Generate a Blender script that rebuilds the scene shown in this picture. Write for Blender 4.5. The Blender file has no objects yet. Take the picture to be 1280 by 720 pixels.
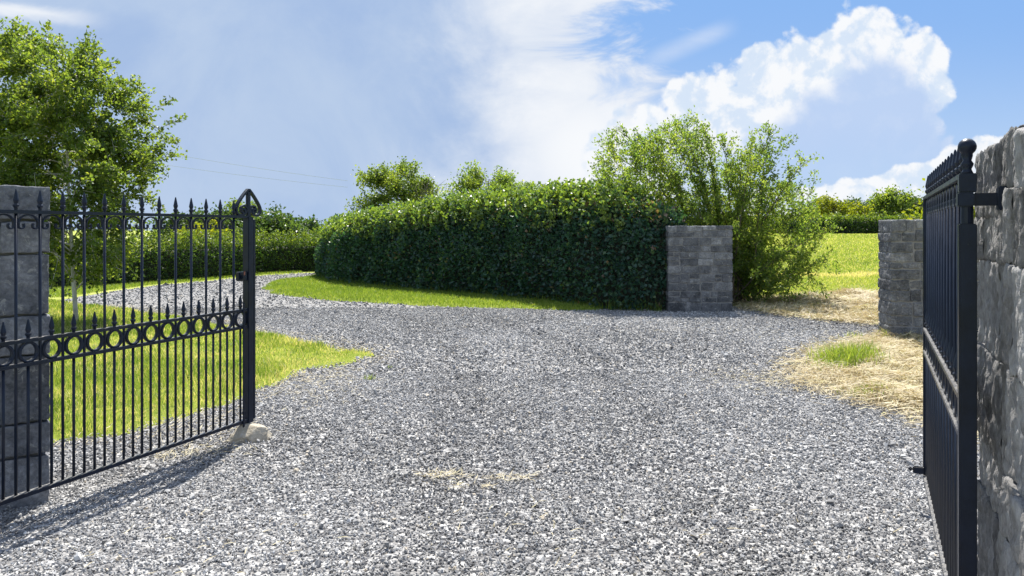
import bpy, bmesh, math, random
import numpy as np
from mathutils import Vector, noise as mnoise
from mathutils.geometry import tessellate_polygon

SC = bpy.context.scene
COL = SC.collection
RNG = np.random.default_rng(7)
random.seed(7)
PI = math.pi

# ------------------------------------------------------------------ helpers
def tag(o, label=None, cat=None, group=None, kind=None):
    if label: o['label'] = label
    if cat: o['category'] = cat
    if group: o['group'] = group
    if kind: o['kind'] = kind
    return o

def empty(name, loc, rz=0.0):
    o = bpy.data.objects.new(name, None); COL.objects.link(o)
    o.location = loc; o.rotation_euler = (0, 0, rz); o.empty_display_size = 0.2
    return o

def np_mesh(name, verts, tris, mat, parent=None, tone=None, smooth=False, quads=False):
    """one mesh object from numpy arrays (all faces of the same vertex count)"""
    verts = np.asarray(verts, dtype=np.float32); tris = np.asarray(tris, dtype=np.int32)
    k = tris.shape[1]
    me = bpy.data.meshes.new(name)
    me.vertices.add(len(verts)); me.vertices.foreach_set('co', verts.ravel())
    me.loops.add(tris.size); me.loops.foreach_set('vertex_index', tris.ravel())
    me.polygons.add(len(tris))
    me.polygons.foreach_set('loop_start', np.arange(0, tris.size, k, dtype=np.int32))
    if tone is not None:
        a = me.attributes.new('tone', 'FLOAT', 'FACE')
        a.data.foreach_set('value', np.asarray(tone, dtype=np.float32))
    me.polygons.foreach_set('use_smooth', np.full(len(tris), smooth, dtype=bool))
    me.update(calc_edges=True)
    me.materials.append(mat)
    o = bpy.data.objects.new(name, me); COL.objects.link(o)
    if parent: o.parent = parent
    return o

class MB:
    """collects shapes and links them as one mesh object"""
    def __init__(s): s.v = []; s.f = []
    def add(s, v, f):
        n = len(s.v); s.v += [tuple(p) for p in v]; s.f += [tuple(i + n for i in q) for q in f]
    def box(s, x0, x1, y0, y1, z0, z1, b=0.0):
        if b <= 0:
            v = [(x, y, z) for z in (z0, z1) for y in (y0, y1) for x in (x0, x1)]
            s.add(v, [(0, 2, 3, 1), (4, 5, 7, 6), (0, 1, 5, 4), (2, 6, 7, 3), (0, 4, 6, 2), (1, 3, 7, 5)]); return
        bm = bmesh.new(); bmesh.ops.create_cube(bm, size=1)
        for w in bm.verts:
            w.co = Vector(((x0 + x1) / 2 + w.co.x * (x1 - x0), (y0 + y1) / 2 + w.co.y * (y1 - y0), (z0 + z1) / 2 + w.co.z * (z1 - z0)))
        bmesh.ops.bevel(bm, geom=bm.edges[:], offset=b, segments=2, affect='EDGES')
        bm.verts.index_update()
        s.add([w.co[:] for w in bm.verts], [[w.index for w in f.verts] for f in bm.faces]); bm.free()
    def lathe(s, cx, cy, prof, n=10, rot=0.0):
        v = []; f = []
        for r, z in prof:
            for k in range(n):
                a = rot + 2 * PI * k / n
                v.append((cx + r * math.cos(a), cy + r * math.sin(a), z))
        m = len(prof)
        for i in range(m - 1):
            for k in range(n):
                k2 = (k + 1) % n
                f.append((i * n + k, i * n + k2, (i + 1) * n + k2, (i + 1) * n + k))
        f.append(tuple(range(n))[::-1]); f.append(tuple((m - 1) * n + k for k in range(n)))
        s.add(v, f)
    def tube(s, pts, r, n=8, closed=False, flat=None):
        """tube along pts; r a radius or list; flat=(half width, half thick, axis) gives a flat strip"""
        P = [Vector(p) for p in pts]; m = len(P); v = []; f = []
        up = Vector((0.0, 1.0, 0.0)) if flat else None
        N = None
        for i in range(m):
            if closed: t = (P[(i + 1) % m] - P[i - 1]).normalized()
            else: t = (P[min(i + 1, m - 1)] - P[max(i - 1, 0)]).normalized()
            if flat: a = up; b = t.cross(a).normalized()
            else:
                if N is None: N = t.orthogonal().normalized()
                N = (N - t * N.dot(t)).normalized(); a = N; b = t.cross(a)
            rr = r[i] if hasattr(r, '__len__') else r
            if flat:
                for sa, sb in ((-1, -1), (1, -1), (1, 1), (-1, 1)): v.append(P[i] + a * sa * flat[0] + b * sb * flat[1])
            else:
                for k in range(n):
                    an = 2 * PI * k / n; v.append(P[i] + (a * math.cos(an) + b * math.sin(an)) * rr)
        if flat: n = 4
        for i in range(m if closed else m - 1):
            j = (i + 1) % m
            for k in range(n):
                k2 = (k + 1) % n
                f.append((i * n + k, i * n + k2, j * n + k2, j * n + k))
        if not closed:
            f.append(tuple(range(n))[::-1]); f.append(tuple((m - 1) * n + k for k in range(n)))
        s.add(v, f)
    def build(s, name, mat, parent=None, smooth=False, loc=None):
        me = bpy.data.meshes.new(name); me.from_pydata(s.v, [], s.f); me.update()
        bm = bmesh.new(); bm.from_mesh(me); bmesh.ops.recalc_face_normals(bm, faces=bm.faces[:]); bm.to_mesh(me); bm.free()
        if smooth:
            me.polygons.foreach_set('use_smooth', np.ones(len(me.polygons), dtype=bool))
        me.materials.append(mat)
        o = bpy.data.objects.new(name, me); COL.objects.link(o)
        if parent: o.parent = parent
        if loc: o.location = loc
        return o

# ------------------------------------------------------------------ materials
class NT:
    def __init__(s, tree): s.t = tree; s.n = tree.nodes; s.l = tree.links
    def new(s, ty, **kw):
        n = s.n.new(ty)
        for k, v in kw.items(): setattr(n, k, v)
        return n
    def put(s, sock, v):
        if hasattr(v, 'is_linked') or isinstance(v, bpy.types.NodeSocket): s.l.new(v, sock)
        else: sock.default_value = v
    def m(s, op, a, b=None, c=None, clamp=False):
        n = s.new('ShaderNodeMath', operation=op, use_clamp=clamp)
        for i, v in enumerate((a, b, c)):
            if v is not None: s.put(n.inputs[i], v)
        return n.outputs[0]
    def sstep(s, x, lo, hi):
        n = s.new('ShaderNodeMapRange', interpolation_type='SMOOTHSTEP')
        s.put(n.inputs[0], x); n.inputs[1].default_value = lo; n.inputs[2].default_value = hi
        n.inputs[3].default_value = 0; n.inputs[4].default_value = 1
        return n.outputs[0]
    def mix(s, f, a, b, blend='MIX'):
        n = s.new('ShaderNodeMix', data_type='RGBA', blend_type=blend)
        s.put(n.inputs[0], f); s.put(n.inputs[6], a); s.put(n.inputs[7], b)
        return n.outputs[2]
    def noise(s, vec, scale, detail=4, rough=0.55, dist=0.0):
        n = s.new('ShaderNodeTexNoise')
        if vec is not None: s.l.new(vec, n.inputs['Vector'])
        n.inputs['Scale'].default_value = scale; n.inputs['Detail'].default_value = detail
        n.inputs['Roughness'].default_value = rough; n.inputs['Distortion'].default_value = dist
        return n
    def ramp(s, f, stops):
        n = s.new('ShaderNodeValToRGB'); e = n.color_ramp.elements
        while len(e) < len(stops): e.new(0.5)
        for i, (p, c) in enumerate(stops):
            e[i].position = p; e[i].color = (*c, 1)
        s.put(n.inputs[0], f)
        return n.outputs[0]

def material(name):
    m = bpy.data.materials.new(name); m.use_nodes = True
    t = NT(m.node_tree); b = m.node_tree.nodes['Principled BSDF']
    return m, t, b

def leaf_mat(name, stops, trans, tfac=0.42, rough=0.45, spec=0.4):
    m, t, b = material(name)
    at = t.new('ShaderNodeAttribute', attribute_name='tone')
    c = t.ramp(at.outputs['Fac'], stops)
    t.l.new(c, b.inputs['Base Color'])
    b.inputs['Roughness'].default_value = rough
    b.inputs['Specular IOR Level'].default_value = spec
    tr = t.new('ShaderNodeBsdfTranslucent')
    t.l.new(t.mix(1.0, c, (*trans, 1), 'MULTIPLY'), tr.inputs['Color'])
    mx = t.new('ShaderNodeMixShader'); mx.inputs[0].default_value = tfac
    t.l.new(b.outputs[0], mx.inputs[1]); t.l.new(tr.outputs[0], mx.inputs[2])
    t.l.new(mx.outputs[0], m.node_tree.nodes['Material Output'].inputs['Surface'])
    return m

def bark_mat(name, c0, c1, scale=18):
    m, t, b = material(name)
    tc = t.new('ShaderNodeTexCoord')
    mp = t.new('ShaderNodeMapping'); mp.inputs['Scale'].default_value = (1, 1, 0.35)
    t.l.new(tc.outputs['Object'], mp.inputs[0])
    n = t.noise(mp.outputs[0], scale, 6, 0.65)
    t.l.new(t.ramp(n.outputs[0], [(0.35, c0), (0.65, c1)]), b.inputs['Base Color'])
    b.inputs['Roughness'].default_value = 0.85
    bp = t.new('ShaderNodeBump'); bp.inputs['Strength'].default_value = 0.5; bp.inputs['Distance'].default_value = 0.02
    t.l.new(n.outputs[0], bp.inputs['Height']); t.l.new(bp.outputs[0], b.inputs['Normal'])
    return m

def stone_mat(name, dark, mid, light, scale=6.0, streak=1.0, bump=0.6):
    m, t, b = material(name)
    tc = t.new('ShaderNodeTexCoord'); at = t.new('ShaderNodeAttribute', attribute_name='tone')
    mp = t.new('ShaderNodeMapping'); mp.inputs['Scale'].default_value = (1, 1, streak)
    t.l.new(tc.outputs['Object'], mp.inputs[0])
    n1 = t.noise(mp.outputs[0], scale, 8, 0.62, 0.3)
    n2 = t.noise(mp.outputs[0], scale * 7, 6, 0.7)
    n3 = t.noise(tc.outputs['Object'], scale * 2.3, 9, 0.72, 0.8)
    v = t.m('ADD', t.m('MULTIPLY', n1.outputs[0], 0.55), t.m('MULTIPLY', n2.outputs[0], 0.45))
    v = t.m('ADD', v, t.m('MULTIPLY', t.m('SUBTRACT', at.outputs['Fac'], 0.5), 0.22))
    c = t.ramp(v, [(0.34, dark), (0.52, mid), (0.72, light)])
    lich = t.sstep(n3.outputs[0], 0.585, 0.64)
    c = t.mix(t.m('MULTIPLY', lich, 0.55), c, (0.42, 0.42, 0.40, 1))
    t.l.new(c, b.inputs['Base Color'])
    b.inputs['Roughness'].default_value = 0.85; b.inputs['Specular IOR Level'].default_value = 0.3
    bp = t.new('ShaderNodeBump'); bp.inputs['Strength'].default_value = bump; bp.inputs['Distance'].default_value = 0.02
    t.l.new(t.m('ADD', n2.outputs[0], t.m('MULTIPLY', n3.outputs[0], 0.8)), bp.inputs['Height'])
    t.l.new(bp.outputs[0], b.inputs['Normal'])
    return m

def iron_mat():
    m, t, b = material('black_painted_iron')
    tc = t.new('ShaderNodeTexCoord')
    n = t.noise(tc.outputs['Object'], 9, 6, 0.65); n2 = t.noise(tc.outputs['Object'], 90, 4, 0.6)
    c = t.ramp(n.outputs[0], [(0.35, (0.004, 0.008, 0.019)), (0.62, (0.008, 0.015, 0.033))]); b.inputs['Specular IOR Level'].default_value = 0.26
    worn = t.sstep(t.noise(tc.outputs['Object'], 26, 8, 0.75).outputs[0], 0.66, 0.72)
    c = t.mix(t.m('MULTIPLY', worn, 0.5), c, (0.10, 0.09, 0.08, 1))
    ge = t.new('ShaderNodeNewGeometry'); sp = t.new('ShaderNodeSeparateXYZ'); t.l.new(ge.outputs['True Normal'], sp.inputs[0])
    dust = t.m('MULTIPLY', t.sstep(sp.outputs[2], .6, .95), t.sstep(n2.outputs[0], .3, .6))
    c = t.mix(t.m('MULTIPLY', dust, .75), c, (0.30, 0.29, 0.27, 1))
    t.l.new(c, b.inputs['Base Color'])
    t.l.new(t.m('MULTIPLY_ADD', n.outputs[0], 0.30, 0.20), b.inputs['Roughness'])
    bp = t.new('ShaderNodeBump'); bp.inputs['Strength'].default_value = 0.15; bp.inputs['Distance'].default_value = 0.004
    t.l.new(n2.outputs[0], bp.inputs['Height']); t.l.new(bp.outputs[0], b.inputs['Normal'])
    return m

def simple(name, col, rough=0.8, metal=0.0):
    m, t, b = material(name)
    tc = t.new('ShaderNodeTexCoord'); n = t.noise(tc.outputs['Object'], 12, 6, 0.65)
    t.l.new(t.mix(n.outputs[0], (*[c * 0.6 for c in col], 1), (*[min(1, c * 1.35) for c in col], 1)), b.inputs['Base Color'])
    b.inputs['Roughness'].default_value = rough; b.inputs['Metallic'].default_value = metal
    return m

M = {}
M['iron'] = iron_mat()
M['leaf_tree'] = leaf_mat('birch_leaves', [(0, (0.036, 0.068, 0.020)), (0.5, (0.080, 0.130, 0.032)), (1, (0.17, 0.21, 0.05))], (3.2, 2.8, 1.0), 0.52)
M['leaf_willow'] = leaf_mat('willow_leaves', [(0, (0.050, 0.095, 0.024)), (0.5, (0.112, 0.168, 0.038)), (1, (0.24, 0.27, 0.065))], (2.6, 2.5, 1.1), 0.52)
M['leaf_hedge'] = leaf_mat('beech_leaves', [(0, (0.016, 0.046, 0.042)), (0.45, (0.042, 0.102, 0.074)), (0.8, (0.165, 0.225, 0.055)), (0.9, (0.17, 0.11, 0.09)), (1, (0.24, 0.18, 0.15))], (2.4, 2.4, 0.6), 0.34, 0.36, 0.5)  # teal low stops paint in the shade, yellow green ones the sunlit top
M['leaf_hedge_far'] = leaf_mat('hawthorn_leaves', [(0, (0.022, 0.055, 0.022)), (0.5, (0.062, 0.110, 0.030)), (1, (0.16, 0.20, 0.04))], (2.5, 2.4, 0.7), 0.38)
M['leaf_dark'] = leaf_mat('dark_tree_leaves', [(0, (0.024, 0.052, 0.024)), (0.5, (0.055, 0.095, 0.034)), (1, (0.10, 0.14, 0.045))], (2.1, 2.1, 0.8), 0.38)
M['leaf_yellow'] = leaf_mat('yellow_green_leaves', [(0, (0.080, 0.115, 0.014)), (0.5, (0.16, 0.19, 0.020)), (1, (0.25, 0.25, 0.035))], (2.3, 2.2, 0.6), 0.45)
M['grass'] = leaf_mat('lawn_grass_blades', [(0, (0.075, 0.130, 0.022)), (0.5, (0.160, 0.232, 0.040)), (0.85, (0.30, 0.345, 0.075)), (1, (0.50, 0.44, 0.25))], (1.9, 1.85, 0.9), 0.45, 0.5, 0.3)
M['straw'] = leaf_mat('dry_straw', [(0, (0.20, 0.16, 0.09)), (0.4, (0.44, 0.37, 0.23)), (0.8, (0.62, 0.55, 0.37)), (1, (0.34, 0.34, 0.09))], (1.1, 1.0, 0.8), 0.22, 0.6, 0.3)
M['bark'] = bark_mat('grey_bark', (0.06, 0.05, 0.035), (0.17, 0.14, 0.10))
M['bark_pale'] = bark_mat('pale_birch_bark', (0.30, 0.29, 0.26), (0.62, 0.61, 0.57), 9)
M['core'] = bark_mat('hedge_twigs', (0.010, 0.014, 0.008), (0.030, 0.034, 0.018), 14)
M['pillar'] = stone_mat('grey_limestone', (0.055, 0.058, 0.064), (0.150, 0.155, 0.166), (0.37, 0.375, 0.38), 6, 1, 0.9)
M['ashlar'] = stone_mat('blue_limestone', (0.060, 0.065, 0.076), (0.175, 0.182, 0.202), (0.40, 0.41, 0.43), 5, 1, 0.8)
M['wallstone'] = stone_mat('rough_limestone', (0.10, 0.097, 0.095), (0.29, 0.283, 0.278), (0.56, 0.555, 0.55), 9, 0.35, 1.0)
M['mortar'] = simple('lime_mortar', (0.22, 0.217, 0.215), 0.95)
M['rock'] = stone_mat('sandy_stone', (0.34, 0.30, 0.23), (0.52, 0.47, 0.38), (0.64, 0.60, 0.52), 9, 1, 0.5)
M['wire'] = simple('grey_cable', (0.45, 0.47, 0.50), 0.6)
M['rust'] = simple('rusty_steel', (0.26, 0.10, 0.06), 0.7)

# gravel stones
def gravel_stone_mat():
    m, t, b = material('crushed_limestone')
    at = t.new('ShaderNodeAttribute', attribute_name='tone')
    tc = t.new('ShaderNodeTexCoord'); n = t.noise(tc.outputs['Object'], 60, 3, 0.6)
    c = t.ramp(at.outputs['Fac'], [(0, (0.045, 0.044, 0.043)), (0.35, (0.188, 0.187, 0.187)), (0.75, (0.37, 0.368, 0.364)), (0.93, (0.56, 0.553, 0.54)), (1.0, (0.48, 0.41, 0.31))])
    c = t.mix(t.m('MULTIPLY', n.outputs[0], 0.3), c, (0.30, 0.30, 0.30, 1))
    t.l.new(c, b.inputs['Base Color']); b.inputs['Roughness'].default_value = 0.7; b.inputs['Specular IOR Level'].default_value = 0.35
    return m
M['stone'] = gravel_stone_mat()

def gravel_sheet_mat():
    m, t, b = material('gravel_bed')
    tc = t.new('ShaderNodeTexCoord')
    v1 = t.new('ShaderNodeTexVoronoi', feature='F1'); v1.inputs['Scale'].default_value = 34
    v2 = t.new('ShaderNodeTexVoronoi', feature='F1'); v2.inputs['Scale'].default_value = 17
    n = t.noise(tc.outputs['Object'], 0.55, 5, 0.6)
    for v in (v1, v2): t.l.new(tc.outputs['Object'], v.inputs['Vector'])
    sep = t.new('ShaderNodeSeparateColor'); t.l.new(v1.outputs['Color'], sep.inputs[0])
    sep2 = t.new('ShaderNodeSeparateColor'); t.l.new(v2.outputs['Color'], sep2.inputs[0])
    r = t.m('ADD', t.m('MULTIPLY', sep.outputs[0], 0.6), t.m('MULTIPLY', sep2.outputs[1], 0.4))
    c = t.ramp(r, [(0.1, (0.05, 0.05, 0.055)), (0.45, (0.225, 0.22, 0.215)), (0.7, (0.36, 0.354, 0.344)), (0.9, (0.55, 0.54, 0.52))])
    c = t.mix(t.m('MULTIPLY', t.sstep(n.outputs[0], 0.45, 0.7), 0.25), c, (0.20, 0.205, 0.22, 1))
    t.l.new(c, b.inputs['Base Color']); b.inputs['Roughness'].default_value = 0.9; b.inputs['Specular IOR Level'].default_value = 0.2
    bp = t.new('ShaderNodeBump'); bp.inputs['Strength'].default_value = 1.0; bp.inputs['Distance'].default_value = 0.03
    h = t.m('ADD', t.m('MULTIPLY', v1.outputs['Distance'], -0.8), t.m('MULTIPLY', v2.outputs['Distance'], -0.8))
    h = t.m('ADD', h, t.m('MULTIPLY', sep.outputs[2], 0.7))
    t.l.new(h, bp.inputs['Height']); t.l.new(bp.outputs[0], b.inputs['Normal'])
    return m
M['gravel'] = gravel_sheet_mat()

def turf_mat(name, stops, scale=3.0):
    m, t, b = material(name)
    tc = t.new('ShaderNodeTexCoord')
    n1 = t.noise(tc.outputs['Object'], scale, 8, 0.7); n2 = t.noise(tc.outputs['Object'], scale * 14, 5, 0.7)
    n3 = t.noise(tc.outputs['Object'], 0.12, 4, 0.6)
    v = t.m('ADD', t.m('MULTIPLY', n1.outputs[0], 0.45), t.m('MULTIPLY', n2.outputs[0], 0.35))
    v = t.m('ADD', v, t.m('MULTIPLY', n3.outputs[0], 0.2))
    t.l.new(t.ramp(v, stops), b.inputs['Base Color'])
    b.inputs['Roughness'].default_value = 0.9; b.inputs['Specular IOR Level'].default_value = 0.15
    bp = t.new('ShaderNodeBump'); bp.inputs['Strength'].default_value = 0.9; bp.inputs['Distance'].default_value = 0.06
    t.l.new(v, bp.inputs['Height']); t.l.new(bp.outputs[0], b.inputs['Normal'])
    return m
M['turf'] = turf_mat('turf', [(0.36, (0.07, 0.10, 0.014)), (0.5, (0.18, 0.23, 0.022)), (0.62, (0.27, 0.29, 0.04))])
M['field'] = turf_mat('meadow', [(0.36, (0.15, 0.20, 0.025)), (0.5, (0.26, 0.30, 0.05)), (0.62, (0.42, 0.40, 0.14))], 1.3)
M['haybed'] = turf_mat('dry_cut_grass_bed', [(0.36, (0.10, 0.08, 0.05)), (0.5, (0.27, 0.22, 0.13)), (0.62, (0.44, 0.37, 0.23))], 5)

# ------------------------------------------------------------------ geometry of the ground
def sm(x): x = np.clip(x, 0, 1); return x * x * (3 - 2 * x)
def ground_z(x, y):
    x = np.asarray(x, float); y = np.asarray(y, float)
    return 1.28 * sm((y - 22) / 34.0) * sm((x - 2.0) / 6.0)

def inside(P, x, y):
    P = np.asarray(P, float); r = np.zeros(np.shape(x), bool); n = len(P); j = n - 1
    for i in range(n):
        xi, yi = P[i]; xj, yj = P[j]
        with np.errstate(divide='ignore', invalid='ignore'):
            c = ((yi > y) != (yj > y)) & (x < (xj - xi) * (y - yi) / (yj - yi + 1e-12) + xi)
        r ^= c; j = i
    return r
def edge_dist(P, x, y):
    P = np.asarray(P, float); d = np.full(np.shape(x), 1e9); n = len(P)
    for i in range(n):
        a = P[i]; b = P[(i + 1) % n]; ab = b - a; L = ab @ ab + 1e-12
        t = np.clip(((x - a[0]) * ab[0] + (y - a[1]) * ab[1]) / L, 0, 1)
        d = np.minimum(d, np.hypot(x - a[0] - t * ab[0], y - a[1] - t * ab[1]))
    return np.where(inside(P, x, y), d, -d)

def fbm2(x, y, s, seed=0, octv=4):
    """cheap vectorised value noise, about -1..1"""
    out = np.zeros(np.shape(x)); amp = 1.0; tot = 0
    rg = np.random.default_rng(seed); tab = rg.random((256, 256)) * 2 - 1
    for o in range(octv):
        X = np.asarray(x) * s + 37.3 * o; Y = np.asarray(y) * s + 11.7 * o
        xi = np.floor(X).astype(int); yi = np.floor(Y).astype(int); fx = sm(X - xi); fy = sm(Y - yi)
        g = lambda a, b: tab[a % 256, b % 256]
        v = (g(xi, yi) * (1 - fx) + g(xi + 1, yi) * fx) * (1 - fy) + (g(xi, yi + 1) * (1 - fx) + g(xi + 1, yi + 1) * fx) * fy
        out += v * amp; tot += amp; amp *= 0.5; s *= 2.03
    return out / tot

DRIVE = [(-9, -3), (9, -3), (9, 14.2), (6.7, 14.1), (6.1, 15.0), (5.5, 16.3), (4.6, 17.0), (2.8, 16.9), (0, 19.5), (-4, 24.5), (-5.6, 28), (-4, 31), (-5, 32.2),
         (-7.7, 29.8), (-9.1, 27.9), (-9.7, 25), (-10.4, 23.4), (-10.6, 20.7), (-10.5, 18.6), (-9.6, 15), (-9, 5)]
LAWN = [(-1.72, 10.2), (-2.1, 11.0), (-2.7, 11.6), (-4.09, 12.95), (-5.9, 14.8), (-7.7, 16.1), (-9.9, 18.1), (-12, 19.4), (-15, 20), (-16, 14), (-12, 6),
        (-5, 5.4), (-3.66, 5.5), (-3.05, 6.1), (-2.76, 6.94), (-2.5, 7.77), (-2.2, 8.5), (-1.8, 9.5)]
VERGE = [(-7.05, 21.6), (-6.2, 19.8), (-4.6, 18.0), (-2.5, 16.95), (-.67, 16.2), (1.1, 15.6), (1.95, 15.7), (2.2, 16.3), (2.4, 17.4), (-.3, 20.6), (-2.8, 22.9), (-5, 25.1),
         (-6.2, 28.5), (-7.0, 28.2), (-7.7, 25), (-7.5, 23)]
HAY_FAR = [(4.8, 15.9), (5.5, 14.35), (6.3, 13.3), (9, 13.2), (14, 15), (13, 21.2), (7.4, 19.4), (5.2, 18.1)]
HAY_NEAR = [(3.45, 6.9), (3.15, 7.8), (3.05, 8.6), (3.4, 9.5), (3.95, 10.3), (4.7, 11.3), (5.4, 11.9), (8, 12.2), (9, 5.4), (3.95, 5.7), (3.6, 6.3)]

# ground: one sheet to the horizon
gx = np.concatenate([[-900, -400, -200, -100, -60, -40], np.arange(-30, 40.1, 1.0), [50, 65, 100, 200, 400, 900]])
gy = np.concatenate([[-300, -100, -40, -20, -10], np.arange(-5, 70.1, 1.0), [80, 100, 150, 300, 600, 1500]])
GX, GY = np.meshgrid(gx, gy); GZ = ground_z(GX, GY)
nx = len(gx); ny = len(gy)
idx = np.arange(nx * ny).reshape(ny, nx)
quads = np.stack([idx[:-1, :-1], idx[:-1, 1:], idx[1:, 1:], idx[1:, :-1]], -1).reshape(-1, 4)
o = np_mesh('ground', np.stack([GX, GY, GZ], -1).reshape(-1, 3), quads, M['field'], smooth=True)
tag(o, kind='structure')

def poly_sheet(name, P, z, mat, jit=0.12):
    pts = []
    for i in range(len(P)):
        a = np.array(P[i], float); b = np.array(P[(i + 1) % len(P)], float)
        k = max(1, int(np.hypot(*(b - a)) / 0.35))
        for q in range(k):
            p = a + (b - a) * q / k
            pts.append(Vector((p[0] + random.uniform(-jit, jit), p[1] + random.uniform(-jit, jit), z)))
    tr = tessellate_polygon([pts])
    return np_mesh(name, [p[:] for p in pts], [list(t) for t in tr], mat)
tag(poly_sheet('gravel_drive', DRIVE, 0.004, M['gravel']), kind='structure')

def patch_height(P, x, y, h, soft, seed, amp, wob):
    d = edge_dist(P, x, y) + wob * fbm2(x, y, 1.1, seed + 5, 4)
    return -0.03 + (h + 0.03) * sm(d / soft) + amp * sm(d / soft) * fbm2(x, y, 1.6, seed, 4)

def patch(name, P, mat, h, soft, seed, amp=0.03, wob=0.25, step=0.1, kind='structure'):
    A = np.asarray(P); x = np.arange(A[:, 0].min() - .5, A[:, 0].max() + .5, step); y = np.arange(A[:, 1].min() - .5, A[:, 1].max() + .5, step)
    X, Y = np.meshgrid(x, y)
    Z = patch_height(P, X, Y, h, soft, seed, amp, wob) + ground_z(X, Y)
    I = np.arange(X.size).reshape(X.shape)
    q = np.stack([I[:-1, :-1], I[:-1, 1:], I[1:, 1:], I[1:, :-1]], -1).reshape(-1, 4)
    rel = (Z - ground_z(X, Y)).ravel()
    keep = rel[q].max(1) > -0.028
    q = q[keep]; used, inv = np.unique(q, return_inverse=True)
    V = np.stack([X, Y, Z], -1).reshape(-1, 3)[used]
    o = np_mesh(name, V, inv.reshape(-1, 4), mat, smooth=True)
    tag(o, kind=kind); return o
patch('lawn', LAWN, M['turf'], 0.05, 0.6, 3, 0.035, .42)
patch('grass_verge', VERGE, M['turf'], 0.05, 0.5, 4, 0.02)
patch('bare_bank', HAY_FAR, M['haybed'], 0.06, 0.9, 8, 0.16, 0.45)
patch('bare_bank', HAY_NEAR, M['haybed'], 0.05, 0.9, 9, 0.15, 0.45)
def rel_lawn(x, y): return patch_height(LAWN, x, y, 0.05, 0.6, 3, 0.035, .42)
def rel_verge(x, y): return patch_height(VERGE, x, y, 0.05, 0.5, 4, 0.02, .25)
def rel_hf(x, y): return patch_height(HAY_FAR, x, y, 0.06, 0.9, 8, 0.16, .45)
def rel_hn(x, y): return patch_height(HAY_NEAR, x, y, 0.05, 0.9, 9, 0.15, .45)

# ------------------------------------------------------------------ gravel stones (nobody could count them)
def hull_proto(rng, k=11):
    bm = bmesh.new()
    for i in range(k):
        v = rng.normal(size=3); v /= np.linalg.norm(v); v *= rng.uniform(.8, 1.1)
        bm.verts.new((v[0], v[1] * .8, v[2] * .68))
    r = bmesh.ops.convex_hull(bm, input=bm.verts[:])
    bmesh.ops.delete(bm, geom=[e for e in r['geom_interior'] if isinstance(e, bmesh.types.BMVert)], context='VERTS')
    bmesh.ops.triangulate(bm, faces=bm.faces[:]); bmesh.ops.recalc_face_normals(bm, faces=bm.faces[:])
    bm.verts.index_update()
    V = np.array([v.co[:] for v in bm.verts]); F = np.array([[v.index for v in f.verts] for f in bm.faces]); bm.free()
    return V, F
def rot_mats(rng, n, tilt=1.0):
    a = rng.uniform(0, 2 * PI, n); b = rng.normal(0, .35 * tilt, n); c = rng.normal(0, .35 * tilt, n)
    ca, sa, cb, sb, cc, sc_ = np.cos(a), np.sin(a), np.cos(b), np.sin(b), np.cos(c), np.sin(c)
    Z = np.zeros(n); O = np.ones(n)
    Rz = np.array([[ca, -sa, Z], [sa, ca, Z], [Z, Z, O]]).transpose(2, 0, 1)
    Rx = np.array([[O, Z, Z], [Z, cb, -sb], [Z, sb, cb]]).transpose(2, 0, 1)
    Ry = np.array([[cc, Z, sc_], [Z, O, Z], [-sc_, Z, cc]]).transpose(2, 0, 1)
    return Rz @ Rx @ Ry
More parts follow.
